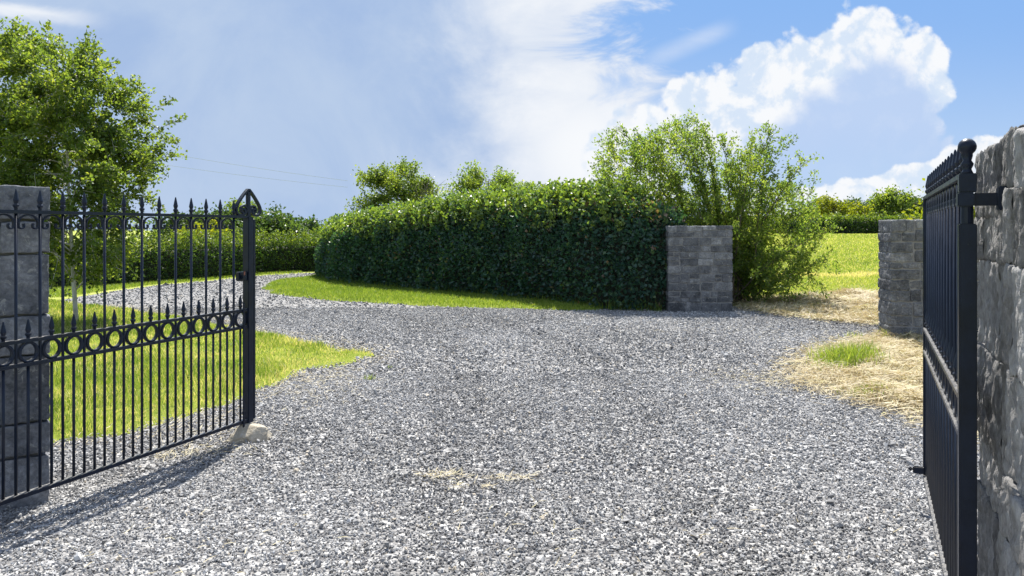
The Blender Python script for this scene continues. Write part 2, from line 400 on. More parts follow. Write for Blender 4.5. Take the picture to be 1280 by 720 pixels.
def scatter_stones():
    rng = np.random.default_rng(21); pts = []; sizes = []
    for y0, y1, dens, s0, s1 in ((2.6, 5.3, 4200, .0060, .0128), (5.3, 9.0, 2800, .0080, .0155), (9.0, 16.5, 1000, .012, .0205), (16.5, 30, 80, .022, .036)):
        xm = y1 * .68 + 1.0
        n = int(dens * (y1 - y0) * 2 * xm)
        x = rng.uniform(-xm, xm, n); y = rng.uniform(y0, y1, n)
        k = (np.abs(x) < y * .68 + 1.0) & inside(DRIVE, x, y)
        x, y = x[k], y[k]
        lim = 0.012 + .03 * rng.random(len(x)) ** 2
        k = (rel_lawn(x, y) < lim) & (rel_verge(x, y) < lim) & (rel_hf(x, y) < lim) & (rel_hn(x, y) < lim)
        x, y = x[k], y[k]
        pts.append(np.stack([x, y], 1)); sizes.append(s0 + (s1 - s0) * rng.random(len(x)) ** 1.6)
    P = np.concatenate(pts); S = np.concatenate(sizes); big = rng.random(len(S)) < .015; S[big] *= rng.uniform(1.4, 2.2, big.sum())
    n = len(P); protos = [hull_proto(rng, 9 + i % 4) for i in range(10)]
    which = rng.integers(0, len(protos), n); R = rot_mats(rng, n, 1.7)
    cxl = np.interp(P[:, 1], [2, 6, 10, 14, 18, 22, 27], [.2, .35, .2, -.9, -3.2, -6.5, -8.3])     # middle of the way cars take
    track = np.exp(-((np.abs(P[:, 0] - cxl) - .78) / .26) ** 2)
    patchy = fbm2(P[:, 0], P[:, 1], .5, 77, 4) + .45 * fbm2(P[:, 0], P[:, 1], 2.5, 78, 3) - .55 * track
    tone = np.clip(rng.beta(2.3, 2.4, n) + .22 * patchy, 0, .93); tone[rng.random(n) < .02] = 1.0
    VV = []; FF = []; TT = []; off = 0
    for q, (V, F) in enumerate(protos):
        I = np.nonzero(which == q)[0]
        sc3 = S[I][:, None] * rng.uniform(.75, 1.3, (len(I), 3))
        W = np.einsum('nij,nkj->nki', R[I], V[None] * sc3[:, None, :])
        W[:, :, 0] += P[I, 0][:, None]; W[:, :, 1] += P[I, 1][:, None]
        W[:, :, 2] += (0.004 + S[I] * rng.uniform(-.25, .9, len(I)))[:, None]
        VV.append(W.reshape(-1, 3)); FF.append((F[None] + (np.arange(len(I)) * len(V))[:, None, None] + off).reshape(-1, 3))
        TT.append(np.repeat(tone[I], len(F))); off += len(I) * len(V)
    o = np_mesh('gravel', np.concatenate(VV), np.concatenate(FF), M['stone'], tone=np.concatenate(TT))
    tag(o, 'loose grey and white crushed limestone gravel spread over the drive', 'gravel', kind='stuff')
scatter_stones()

# ------------------------------------------------------------------ blades and leaves
def blades(x, y, z, h, w, rng, bend=.5, flat=False):
    """bent grass blades, three triangles each"""
    n = len(x); a = rng.uniform(0, 2 * PI, n); c = np.cos(a); s = np.sin(a)
    th = rng.uniform(0, 2 * PI, n); lean = np.abs(rng.normal(0, bend, n)) * h
    if flat:
        dx, dy = np.cos(th) * h, np.sin(th) * h; up = rng.normal(0.15, .22, n) * h
        px, py = -np.sin(th) * w, np.cos(th) * w
        mid = rng.uniform(0.1, .35, n) * h * .5
        B1 = np.stack([x - px, y - py, z], 1); B2 = np.stack([x + px, y + py, z + w], 1)
        M1 = np.stack([x + dx * .5 - px, y + dy * .5 - py, z + mid], 1); M2 = np.stack([x + dx * .5 + px, y + dy * .5 + py, z + mid + w], 1)
        T = np.stack([x + dx, y + dy, z + np.maximum(up, 0)], 1)
    else:
        B1 = np.stack([x - c * w, y - s * w, z], 1); B2 = np.stack([x + c * w, y + s * w, z], 1)
        mx = x + np.cos(th) * lean * .3; my = y + np.sin(th) * lean * .3
        M1 = np.stack([mx - c * w * .8, my - s * w * .8, z + h * .55], 1); M2 = np.stack([mx + c * w * .8, my + s * w * .8, z + h * .55], 1)
        T = np.stack([x + np.cos(th) * lean, y + np.sin(th) * lean, z + h], 1)
    V = np.stack([B1, B2, M1, M2, T], 1).reshape(-1, 3)
    F = np.array([[0, 1, 3], [0, 3, 2], [2, 3, 4]])
    return V, (F[None] + (np.arange(n) * 5)[:, None, None]).reshape(-1, 3)

def scatter_in(P, dens_fn, rng, rel, lo=0.0, ymax=99, pad=0.0):
    A = np.asarray(P); x0, x1, y0, y1 = A[:, 0].min() - pad, A[:, 0].max() + pad, A[:, 1].min() - pad, min(ymax, A[:, 1].max() + pad)
    dm = dens_fn(y0); n = int(dm * (x1 - x0) * (y1 - y0))
    x = rng.uniform(x0, x1, n); y = rng.uniform(y0, y1, n)
    k = (rng.random(n) < dens_fn(y) / dm) & (np.abs(x) < y * .68 + 1.6)
    x, y = x[k], y[k]; r = rel(x, y); k = r > lo
    return x[k], y[k], r[k]

def build_grass():
    rng = np.random.default_rng(5)
    sets = []
    x, y, r = scatter_in(LAWN, lambda y: 4200 * np.minimum(1, (6.5 / np.maximum(y, 1)) ** 1.3), rng, rel_lawn, -0.004)
    edge = sm((r + .005) / .062); k = rng.random(len(x)) < .25 + .75 * edge; x, y, r, edge = x[k], y[k], r[k], edge[k]
    tall = .55 + .6 * sm(fbm2(x, y, .9, 31, 3) * 1.2 + .5)
    h = rng.uniform(.03, .095, len(x)) * (.55 + .45 * edge) * tall; w = .0022 * np.maximum(1, y / 7)
    dry = fbm2(x, y, 1.3, 12, 4); tone = np.clip(.44 + .34 * rng.normal(size=len(x)) + .35 * dry + .3 * (1 - edge), 0, .88)
    tone[(rng.random(len(x)) < .05 + .75 * (1 - edge) ** .7 + .2 * (dry > .38))] = 1.0
    sets.append((x, y, r - .004, h, w, tone))
    x, y, r = scatter_in(VERGE, lambda y: 1100 + 0 * y, rng, rel_verge, -.004)
    h = rng.uniform(.03, .09, len(x)); tone = np.clip(.40 + .22 * rng.normal(size=len(x)) + .2 * fbm2(x, y, .8, 4), 0, .9)
    sets.append((x, y, r - .004, h, .005 + 0 * x, tone))
    # strip between the drive and the far left hedge
    S = [(-10.9, 19.0), (-10.9, 20.7), (-10.7, 23.4), (-10.0, 25.1), (-9.4, 28), (-8, 30), (-8.6, 31.5), (-10, 29.8), (-11.5, 25.5), (-12.5, 22.8), (-16, 21), (-16, 18.5)]
    x, y, r = scatter_in(S, lambda y: 700 + 0 * y, rng, lambda x, y: np.where(inside(S, x, y), .002, -1), 0)
    h = rng.uniform(.04, .11, len(x)); tone = np.clip(.45 + .22 * rng.normal(size=len(x)), 0, .95)
    sets.append((x, y, r, h, .006 + 0 * x, tone))
    # grass fringe and tufts at the hedge foot and round the banks
    for cx, cy, n, rad, hh, t0 in ((4.05, 9.45, 900, .30, .27, .55), (3.85, 9.2, 380, .22, .20, .5), (3.5, 7.75, 160, .18, .09, .6), (4.35, 9.95, 160, .2, .15, .6), (3.75, 8.0, 90, .16, .06, .6), (5.6, 11.5, 140, .25, .16, .6), (5.95, 11.45, 120, .25, .18, .5),
                                    (5.2, 11.9, 60, .15, .12, .6), (-1.55, 8.6, 26, .05, .07, .4), (-1.45, 9.3, 14, .04, .05, .4), (-2.65, 10.9, 30, .05, .12, .05), (6.0, 16.2, 200, .5, .14, .5), (6.5, 17.4, 300, .8, .16, .5)):
        x = cx + rng.normal(0, rad * .55, n); y = cy + rng.normal(0, rad * .6, n)
        z = np.maximum(0, np.maximum(np.maximum(rel_hn(x, y), rel_hf(x, y)), rel_lawn(x, y)))
        sets.append((x, y, z, rng.uniform(.4, 1.1, n) * hh, .004 + 0 * x, np.clip(t0 + .2 * rng.normal(size=n), 0, .9)))
    n = 1500; x = rng.uniform(-6.8, 3.0, n)
    HX = [-6.6, -5.17, -3.16, -.81, 1.87, 3.3]; HY = [26.2, 23.4, 21.4, 19.2, 16.15, 15.6]
    y = np.interp(x, HX, HY) + rng.normal(0.05, .12, n)
    sets.append((x, y, 0 * x + .01, rng.uniform(.08, .28, n), .005 + 0 * x, np.clip(.3 + .2 * rng.normal(size=n), 0, .8)))
    V = []; F = []; T = []; off = 0
    for x, y, z, h, w, tone in sets:
        v, f = blades(x, y, z, h, w, rng, .55); V.append(v); F.append(f + off); off += len(v); T.append(np.repeat(tone, 3))
    o = np_mesh('lawn_grass', np.concatenate(V), np.concatenate(F), M['grass'], tone=np.concatenate(T))
    tag(o, 'short sunlit yellow green grass on the lawn and the verge under the hedge', 'grass', kind='stuff')
    # meadow beyond the far bank
    n = 150000; y = 16 + 42 * rng.random(n) ** 1.5; u = rng.uniform(.28, .60, n); x = u * y
    k = (edge_dist(HAY_FAR, x, y) < 0.2 + .5 * rng.random(n)) & (y > 16.5 + 1.2 * rng.random(n)) & (x > 5.4); x, y = x[k], y[k]
    swath = np.abs(y - (26.0 + .12 * x + 2.2 * fbm2(x, y, .22, 40, 3))) < .3 + 1.1 * np.clip(fbm2(x, y, .3, 41, 3) + .25, 0, 1)
    tone = np.clip(.62 + .22 * rng.normal(size=len(x)) + .3 * fbm2(x, y, .35, 9, 4), 0, .88)
    tone[(rng.random(len(x)) < .16) | (swath & (rng.random(len(x)) < .8))] = 1.0
    v, f = blades(x, y, ground_z(x, y), rng.uniform(.05, .13, len(x)), .006 * np.maximum(1, y / 18), rng, .6)
    o = np_mesh('meadow_grass', v, f, M['grass'], tone=np.repeat(tone, 3))
    tag(o, 'mown pale green meadow grass rising towards the far hedge', 'grass', kind='stuff')

def build_straw():
    rng = np.random.default_rng(15); V = []; F = []; T = []; off = 0
    def put(x, y, z, l, w, tone):
        nonlocal off
        v, f = blades(x, y, z, l, w, rng, flat=True); V.append(v); F.append(f + off); off += len(v); T.append(np.repeat(tone, 3))
    x, y, r = scatter_in(HAY_NEAR, lambda y: 2600 + 0 * y, rng, lambda x, y: np.where(rng.random(len(x)) < sm((edge_dist(HAY_NEAR, x, y) + .5) / 1.1) ** 1.6, rel_hn(x, y), -1), -.5, pad=.8)
    put(x, y, np.maximum(r, .008) + rng.random(len(x)) ** 2 * .08, rng.uniform(.07, .22, len(x)), .0034 + 0 * x, np.clip(.62 + .2 * rng.normal(size=len(x)) + .25 * fbm2(x, y, 1.5, 3), 0, .9))
    x, y, r = scatter_in(HAY_FAR, lambda y: 1300 + 0 * y, rng, lambda x, y: np.where(rng.random(len(x)) < sm((edge_dist(HAY_FAR, x, y) + .5) / 1.0) ** 1.4, rel_hf(x, y), -1), -.5, pad=.8)
    put(x, y, np.maximum(r, .008) + rng.random(len(x)) * .06, rng.uniform(.10, .30, len(x)), .0055 + 0 * x, np.clip(.62 + .2 * rng.normal(size=len(x)) + .3 * fbm2(x, y, 1.0, 3), 0, .95))
    for cx, cy, rx, ry, n in ((-.47, 5.19, .08, .04, 95), (-.02, 5.13, .10, .035, 80), (-.25, 4.97, .09, .05, 35), (-2.35, 5.75, .2, .10, 160), (2.9, 8.4, .35, .35, 420), (2.6, 8.7, .35, .3, 160), (-1.95, 8.2, .3, .5, 300),
                              (-.1, 4.35, .5, .3, 40), (.9, 4.2, .6, .3, 40), (-1.6, 4.0, .4, .3, 40), (-2.6, 6.4, .3, .3, 200), (3.7, 12.6, 1, .6, 120)):
        x = rng.normal(cx, rx, n); y = rng.normal(cy, ry, n)
        put(x, y, .022 + .012 * rng.random(n), rng.uniform(.03, .09, n), .0017 + 0 * x, np.clip(.74 + .12 * rng.normal(size=n), 0, .85))
    # clippings along the lawn edge
    n = 26000; x = rng.uniform(-9, -1.2, n); y = rng.uniform(5, 17, n); d = edge_dist(LAWN, x, y) + .42 * fbm2(x, y, 1.1, 8, 4)
    k = rng.random(n) < np.exp(-((d - .05) / .17) ** 2) * .8; x, y = x[k], y[k]
    put(x, y, np.maximum(rel_lawn(x, y), .012) + .02 * rng.random(len(x)), rng.uniform(.03, .10, len(x)), .0022 + 0 * x, np.clip(.66 + .15 * rng.normal(size=len(x)), 0, .85))
    o = np_mesh('dry_grass', np.concatenate(V), np.concatenate(F), M['straw'], tone=np.concatenate(T))
    tag(o, 'straw coloured cut dry grass lying round the stone pillars and on the gravel', 'dry grass', kind='stuff')
build_grass(); build_straw()

def leaf_arrays(P, D, L, W, rng, up=.4):
    """folded leaves: 4 vertices and 2 triangles; P positions, D axis directions"""
    n = len(P)
    D = D / (np.linalg.norm(D, axis=1, keepdims=True) + 1e-9)
    Nn = rng.normal(size=(n, 3)); Nn[:, 2] += up * 2
    S = np.cross(D, Nn); S /= (np.linalg.norm(S, axis=1, keepdims=True) + 1e-9)
    U = np.cross(S, D)
    L = L[:, None]; W = W[:, None]
    a = P; t = P + D * L - U * L * .10
    m1 = P + D * L * .45 + S * W + U * W * .35; m2 = P + D * L * .45 - S * W + U * W * .35
    V = np.stack([a, m1, t, m2], 1).reshape(-1, 3)
    F = np.array([[0, 1, 2], [0, 2, 3]])
    return V, (F[None] + (np.arange(n) * 4)[:, None, None]).reshape(-1, 3)

def curve(a, b, bow, k=6):
    a = np.asarray(a, float); b = np.asarray(b, float); c = (a + b) / 2 + bow
    t = np.linspace(0, 1, k)[:, None]
    return (1 - t) ** 2 * a + 2 * t * (1 - t) * c + t * t * b

class Plant:
    def __init__(s, rng): s.rng = rng; s.t = MB(); s.P = []; s.D = []
    def limb(s, pts, r0, r1, n=6):
        s.t.tube(pts, list(np.linspace(r0, r1, len(pts))), n)
    def twig(s, p, d, ln, nl, spread, wood=True):
        rng = s.rng; d = d / np.linalg.norm(d); e = p + d * ln; bow = rng.normal(0, .08, 3) * ln
        pts = curve(p, e, bow, 4)
        if wood: s.t.tube(pts, [.006, .005, .004, .002], 3)
        f = rng.random(nl) ** .7
        Q = (1 - f)[:, None] ** 2 * pts[0] + (2 * f * (1 - f))[:, None] * ((pts[0] + pts[-1]) / 2 + bow) + (f ** 2)[:, None] * pts[-1]
        s.P.append(Q + rng.normal(0, spread, (nl, 3)))
        s.D.append(d[None] * .6 + rng.normal(0, .7, (nl, 3)))
    def build(s, root, leaf_m, bark_m, L, W, up=.4, trunk_name='trunk', crown_name='crown', tone_c=(.15, .6)):
        rng = s.rng
        P = np.concatenate(s.P); D = np.concatenate(s.D); n = len(P)
        V, F = leaf_arrays(P, D, rng.uniform(*L, n), rng.uniform(*W, n), rng, up)
        tone = np.clip(rng.normal(.45, .2, n) + .25 * np.array([mnoise.noise(Vector(p) * 1.7) for p in P]), 0, 1)
        np_mesh(crown_name, V, F, leaf_m, root, tone=np.repeat(tone, 2))
        s.t.build(trunk_name, bark_m, root, True)

def unit(v): return v / (np.linalg.norm(v) + 1e-9)

def tree(name, label, cat, base, H, cz, r, n_limb, n_twig, n_leaf, L, W, leaf_m, bark_m, seed, trunk_r=.06, first=.2, off=(0, 0), group=None, wood=True, spread=.07, tw=(.25, .6), k_out=(.72, 1.05)):
    """r = (rx, ry, rz_up, rz_down) of the crown round the point (off, cz)"""
    rng = np.random.default_rng(seed); root = empty(name, base); tag(root, label, cat, group)
    pl = Plant(rng)
    c = np.array([off[0], off[1], cz])
    top = np.array([off[0] * 1.1, off[1], H * .93])
    tr = curve((0, 0, -.05), top, np.array([rng.normal(0, .12), rng.normal(0, .12), 0]), 9)
    pl.limb(tr, trunk_r, trunk_r * .18, 8)
    for i in range(n_limb):
        f = first + (1 - first) * ((i + .5) / n_limb) ** .9
        sidx = f * (len(tr) - 1); k = int(min(sidx, len(tr) - 2)); st = tr[k] + (tr[k + 1] - tr[k]) * (sidx - k)
        az = i * 2.39996 + rng.normal(0, .3)
        el = -.75 + 1.7 * ((i + .5) / n_limb) + rng.normal(0, .18); el = np.clip(el, -1.2, 1.5)
        dv = np.array([math.cos(az) * math.cos(el), math.sin(az) * math.cos(el), math.sin(el)])
        rad = np.array([r[0], r[1], r[2] if dv[2] > 0 else r[3]])
        tgt = c + dv * rad * rng.uniform(*k_out)
        tgt[2] = max(tgt[2], .25)
        pts = curve(st, tgt, np.array([0, 0, .12 * np.linalg.norm(tgt - st)]), 6)
        pl.limb(pts, max(.008, trunk_r * .38 * (1 - .5 * f)), .005, 5)
        for q in range(n_twig):
            s_ = .25 + .75 * (q + rng.random()) / n_twig; j = s_ * (len(pts) - 1); k = int(min(j, len(pts) - 2)); p = pts[k] + (pts[k + 1] - pts[k]) * (j - k)
            d = unit(p - c) * .6 + unit(pts[-1] - pts[-2]) * .5 + rng.normal(0, .55, 3)
            pl.twig(p, d, rng.uniform(*tw), int(n_leaf * rng.uniform(.6, 1.4)), spread, wood)
    pl.build(root, leaf_m, bark_m, L, W)
    return root

# ------------------------------------------------------------------ hedges
def hedge(name, label, path, hw, heights, n_leaf, L, W, leaf_m, seed, lump=.10, shoots=0, group=None):
    rng = np.random.default_rng(seed); root = empty(name, (path[0][0], path[0][1], 0)); tag(root, label, 'hedge', group)
    P = np.asarray(path, float); seg = np.hypot(*np.diff(P, axis=0).T); cum = np.concatenate([[0], np.cumsum(seg)]); Ltot = cum[-1]
    Hs = np.asarray(heights, float)
    # smooth resample of the centre line
    ss = np.linspace(0, Ltot, 160); cx = np.interp(ss, cum, P[:, 0]); cy = np.interp(ss, cum, P[:, 1]); hh = np.interp(ss, cum, Hs)
    ker = np.hanning(17); ker /= ker.sum()
    pad = lambda a: np.convolve(np.concatenate([np.linspace(a[0] - (a[8] - a[0]), a[0], 9)[:-1], a, np.linspace(a[-1], a[-1] + (a[-1] - a[-9]), 9)[1:]]), ker, 'valid')
    cx, cy, hh = pad(cx), pad(cy), pad(hh)
    tx = np.gradient(cx); ty = np.gradient(cy); tl = np.hypot(tx, ty); tx, ty = tx / tl, ty / tl
    def surf(s, ang, shrink):
        """s arc length (runs past both ends for the round caps); ang 0..pi across the section"""
        sc = np.clip(s, 0, Ltot); over = np.abs(s - sc)
        X = np.interp(sc, ss, cx); Y = np.interp(sc, ss, cy); H = np.interp(sc, ss, hh); TX = np.interp(sc, ss, tx); TY = np.interp(sc, ss, ty)
        capf = np.sqrt(np.clip(1 - (over / hw) ** 2, 0, 1)) ** .7
        c_, s_ = np.cos(ang), np.sin(ang); e = .64
        sx = np.sign(c_) * np.abs(c_) ** e; sz = np.abs(s_) ** e
        w = (hw - shrink) * capf
        px = X + TX * (s - sc) + TY * sx * w; py = Y + TY * (s - sc) - TX * sx * w
        pz = (H - shrink) * sz * (.75 + .25 * capf)
        nx_ = TY * c_; ny_ = -TX * c_; nz_ = s_
        return px, py, pz, nx_, ny_, nz_
    # core of dark twigs
    m, k = 90, 14
    S_, A_ = np.meshgrid(np.linspace(-hw * .9, Ltot + hw * .9, m), np.linspace(0, PI, k), indexing='ij')
    px, py, pz, *_ = surf(S_, A_, .36)
    I = np.arange(m * k).reshape(m, k); q = np.stack([I[:-1, :-1], I[:-1, 1:], I[1:, 1:], I[1:, :-1]], -1).reshape(-1, 4)
    V = np.stack([px - path[0][0], py - path[0][1], pz], -1).reshape(-1, 3)
    np_mesh('branches', V, q, M['core'], root, smooth=True)
    # leaves
    n = n_leaf
    s = rng.uniform(-hw, Ltot + hw, n); a = np.arccos(1 - 2 * rng.random(n)) if False else rng.uniform(0, PI, n)
    # spread evenly over the section: more samples on the flat faces
    u = rng.random(n); Hm = Hs.mean(); per = 2 * Hm + 2 * hw; q = u * per
    ang = np.where(q < Hm, None, None) if False else None
    zc = np.clip(np.where(q < Hm, q / Hm, np.where(q > Hm + 2 * hw, (per - q) / Hm, 1)), 0, 1)
    xc = np.where(q < Hm, 1.0, np.where(q > Hm + 2 * hw, -1.0, 1 - (q - Hm) / hw))
    e = .64
    a1 = np.arcsin(np.clip(zc, 0, 1) ** (1 / e)); a = np.where(q < Hm, a1, np.where(q > Hm + 2 * hw, PI - a1, np.arccos(np.sign(xc) * np.abs(xc) ** (1 / e))))
    dep = rng.random(n) ** 1.3 * .34
    lum = lump * np.array([mnoise.noise(Vector((s[i] * 1.3, math.cos(a[i]) * 2.2, math.sin(a[i]) * 2.2 + seed))) + .5 * mnoise.noise(Vector((s[i] * 3.7, a[i] * 3, seed))) for i in range(n)])
    px, py, pz, nx_, ny_, nz_ = surf(s, a, 0.0)
    off = lum - dep
    Pp = np.stack([px + nx_ * off - path[0][0], py + ny_ * off - path[0][1], np.maximum(pz + nz_ * off, .02)], 1)
    D = np.stack([nx_, ny_, nz_], 1) * .7 + rng.normal(0, .65, (n, 3)); D[:, 2] += .1
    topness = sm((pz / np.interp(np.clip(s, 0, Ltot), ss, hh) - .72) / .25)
    tone = np.clip(rng.normal(.28, .15, n) + .50 * topness * rng.random(n) + .15 * lum / max(lump, .01), 0, .79)  # tone rises with topness, painting a sunlit top above a shaded face
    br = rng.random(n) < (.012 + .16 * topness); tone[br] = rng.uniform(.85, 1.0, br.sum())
    ext = [(Pp, D, tone)]
    if shoots:
        sx = rng.uniform(0, Ltot, shoots); w_ = rng.uniform(-.9, .9, shoots)
        a2 = np.arccos(np.sign(w_) * np.abs(w_) ** (1 / e)); qx, qy, qz, *_ = surf(sx, a2, 0.0)
        ln = rng.uniform(.08, .38, shoots); nl = 11
        dd = rng.normal(0, .25, (shoots, 3)); dd[:, 2] = 1
        f = np.linspace(0.05, 1, nl)
        Q = np.stack([qx - path[0][0], qy - path[0][1], qz], 1)[:, None, :] + dd[:, None, :] * (ln[:, None] * f[None])[:, :, None]
        Q = Q.reshape(-1, 3) + rng.normal(0, .025, (shoots * nl, 3))
        D2 = rng.normal(0, .8, (shoots * nl, 3)); D2[:, 2] += .5
        ext.append((Q, D2, np.clip(rng.normal(.70, .10, shoots * nl), 0, .79)))
    Pp = np.concatenate([x[0] for x in ext]); D = np.concatenate([x[1] for x in ext]); tone = np.concatenate([x[2] for x in ext]); n = len(Pp)
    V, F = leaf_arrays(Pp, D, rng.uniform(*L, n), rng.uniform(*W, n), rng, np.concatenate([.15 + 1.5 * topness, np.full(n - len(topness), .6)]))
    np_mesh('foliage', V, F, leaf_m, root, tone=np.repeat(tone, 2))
    return root

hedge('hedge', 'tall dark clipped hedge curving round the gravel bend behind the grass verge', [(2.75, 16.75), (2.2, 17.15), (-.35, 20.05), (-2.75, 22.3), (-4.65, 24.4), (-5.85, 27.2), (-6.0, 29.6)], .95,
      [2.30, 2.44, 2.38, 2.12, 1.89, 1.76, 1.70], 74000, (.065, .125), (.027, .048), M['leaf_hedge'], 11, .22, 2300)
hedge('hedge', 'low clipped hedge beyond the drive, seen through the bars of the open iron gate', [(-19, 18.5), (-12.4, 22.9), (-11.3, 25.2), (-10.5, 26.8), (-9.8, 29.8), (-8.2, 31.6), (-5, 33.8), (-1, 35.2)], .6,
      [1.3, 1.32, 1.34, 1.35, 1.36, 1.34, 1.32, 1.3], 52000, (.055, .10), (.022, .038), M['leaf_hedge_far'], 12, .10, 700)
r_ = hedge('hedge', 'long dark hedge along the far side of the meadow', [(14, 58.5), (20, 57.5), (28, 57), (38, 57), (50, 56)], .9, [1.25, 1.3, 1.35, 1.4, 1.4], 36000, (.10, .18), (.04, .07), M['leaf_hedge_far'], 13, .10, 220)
r_.location.z = 1.26

# ------------------------------------------------------------------ trees
tree('birch_tree', 'leafy young tree with slim pale trunk on the lawn behind the iron gate', 'tree', (-7.5, 13.5, .03), 4.85, 2.75, (1.72, 1.65, 1.9, 2.1), 70, 14, 54, (.045, .085), (.018, .032), M['leaf_tree'], M['bark_pale'], 31, .042, .12, (-.26, .1), spread=.045, k_out=(.5, 1.04), tw=(.25, .7))
tree('birch_tree', 'taller leafy tree at the left edge behind the stone pillar', 'tree', (-10.1, 14.6, .03), 5.9, 3.6, (1.75, 1.8, 2.3, 2.3), 42, 12, 44, (.045, .085), (.018, .032), M['leaf_tree'], M['bark_pale'], 32, .07, .2, spread=.05)

def willow():
    rng = np.random.default_rng(44); base = np.array([4.95, 17.5, 0.0]); root = empty('willow_shrub', tuple(base))
    tag(root, 'loose willow shrub with many stems spreading behind the stone pillar beside the tall hedge', 'shrub')
    pl = Plant(rng)
    tips = [(765, 180), (775, 150), (805, 170), (838, 158), (860, 150), (885, 168), (905, 180), (930, 190), (955, 172), (965, 165), (985, 210), (1000, 235), (1015, 265), (1018, 300), (1005, 335), (830, 215), (795, 205), (765, 215),
            (870, 200), (915, 210), (950, 215), (975, 250), (845, 250), (810, 260), (790, 245), (890, 235), (935, 245), (985, 290), (960, 300), (995, 315), (975, 345), (850, 290), (930, 300), (900, 310), (1010, 285), (880, 330), (945, 340), (830, 300)]
    for px, py in tips:
        Y = 17.5 + rng.normal(0, .75)
        tip = np.array([(px - 640) / 980 * 17.5 * .995 + rng.normal(0, .06), Y, 1.65 + (287 - py) / 980 * 17.5 + rng.normal(0, .05)]) - base
        st = np.array([rng.normal(0, .22), rng.normal(0, .25), -.05])
        pts = curve(st, tip, np.array([-.10 * tip[0], 0, .10 * tip[2] + .12 * abs(tip[0])]), 8)
        r0 = .010 + .009 * np.linalg.norm(tip) * .6
        pl.limb(pts, r0, .004, 5)
        nt = int(10 + 6.5 * np.linalg.norm(tip))
        for q in range(nt):
            s_ = .18 + .82 * (q + rng.random()) / nt; j = s_ * (len(pts) - 1); k = int(min(j, len(pts) - 2)); p = pts[k] + (pts[k + 1] - pts[k]) * (j - k)
            d = unit(pts[k + 1] - pts[k]) * .75 + rng.normal(0, .8, 3) + np.array([0, 0, .15])
            pl.twig(p, d, rng.uniform(.22, .62) * (1.1 - .35 * s_), int(rng.uniform(24, 46)), .04)
    region = [(752, 200), (766, 172), (800, 178), (850, 156), (900, 174), (930, 195), (960, 178), (985, 212), (1003, 240), (1012, 285), (1000, 335), (975, 372), (935, 380), (905, 340), (840, 300), (790, 275), (760, 235)]
    n = 0
    while n < 560:
        qx, qy = rng.uniform(745, 1030), rng.uniform(145, 385)
        if not inside(region, np.array([qx]), np.array([qy]))[0]: continue
        if mnoise.noise(Vector((qx / 26, qy / 26, 3.1))) < -.18: continue
        n += 1; Y = 17.5 + rng.normal(0, .6)
        p = np.array([(qx - 640) / 980 * 17.5, Y, 1.65 + (287 - qy) / 980 * 17.5 - .15]) - base
        if p[2] < .05: continue
        pl.twig(p, unit(p - np.array([0, 0, -1.0])) + rng.normal(0, .35, 3), rng.uniform(.2, .5), int(rng.uniform(24, 50)), .05)
    for q in range(60):       # leafy skirt near the ground
        p = np.array([rng.normal(.6, .75), rng.normal(-.1, .5), rng.uniform(.05, .9)])
        pl.twig(p, rng.normal(0, .5, 3) + np.array([.2, -.2, .6]), rng.uniform(.2, .5), 34, .05)
    pl.build(root, M['leaf_willow'], M['bark'], (.055, .09), (.014, .022), .2)
willow()

tree('tree', 'bushy tree with rounded top standing behind the left part of the tall hedge', 'tree', (-4.3, 29.5, 0), 4.05, 2.75, (1.6, 1.5, 1.35, 1.4), 34, 11, 40, (.07, .12), (.026, .044), M['leaf_tree'], M['bark'], 51, .07, .3, spread=.09)
tree('tree', 'small loose tree rising behind the middle of the tall hedge', 'tree', (-.75, 25.5, 0), 3.55, 2.6, (1.25, 1.1, .98, 1.1), 30, 11, 36, (.06, .10), (.022, .036), M['leaf_willow'], M['bark'], 52, .06, .3, spread=.08)

def bare_twigs():
    rng = np.random.default_rng(61); root = empty('dead_shrub', (-2.9, 27.0, 0)); tag(root, 'bare grey twigs poking above the hedge between two leafy trees', 'shrub')
    t = MB()
    for i in range(16):
        e = np.array([rng.normal(0, .35), rng.normal(0, .3), rng.uniform(2.6, 3.3)])
        pts = curve((0, 0, 0), e, np.array([-e[0] * .3, 0, .2]), 7); t.tube(pts, list(np.linspace(.02, .005, 7)), 5)
        for q in range(6):
            p = pts[3 + q % 3] + (pts[4 + q % 3] - pts[3 + q % 3]) * rng.random()
            d = unit(rng.normal(0, .6, 3) + np.array([0, 0, .6])) * rng.uniform(.25, .6); t.tube(curve(p, p + d, rng.normal(0, .04, 3), 4), [.007, .006, .005, .003], 4)
    t.build('twigs', M['bark'], root, True)
bare_twigs()

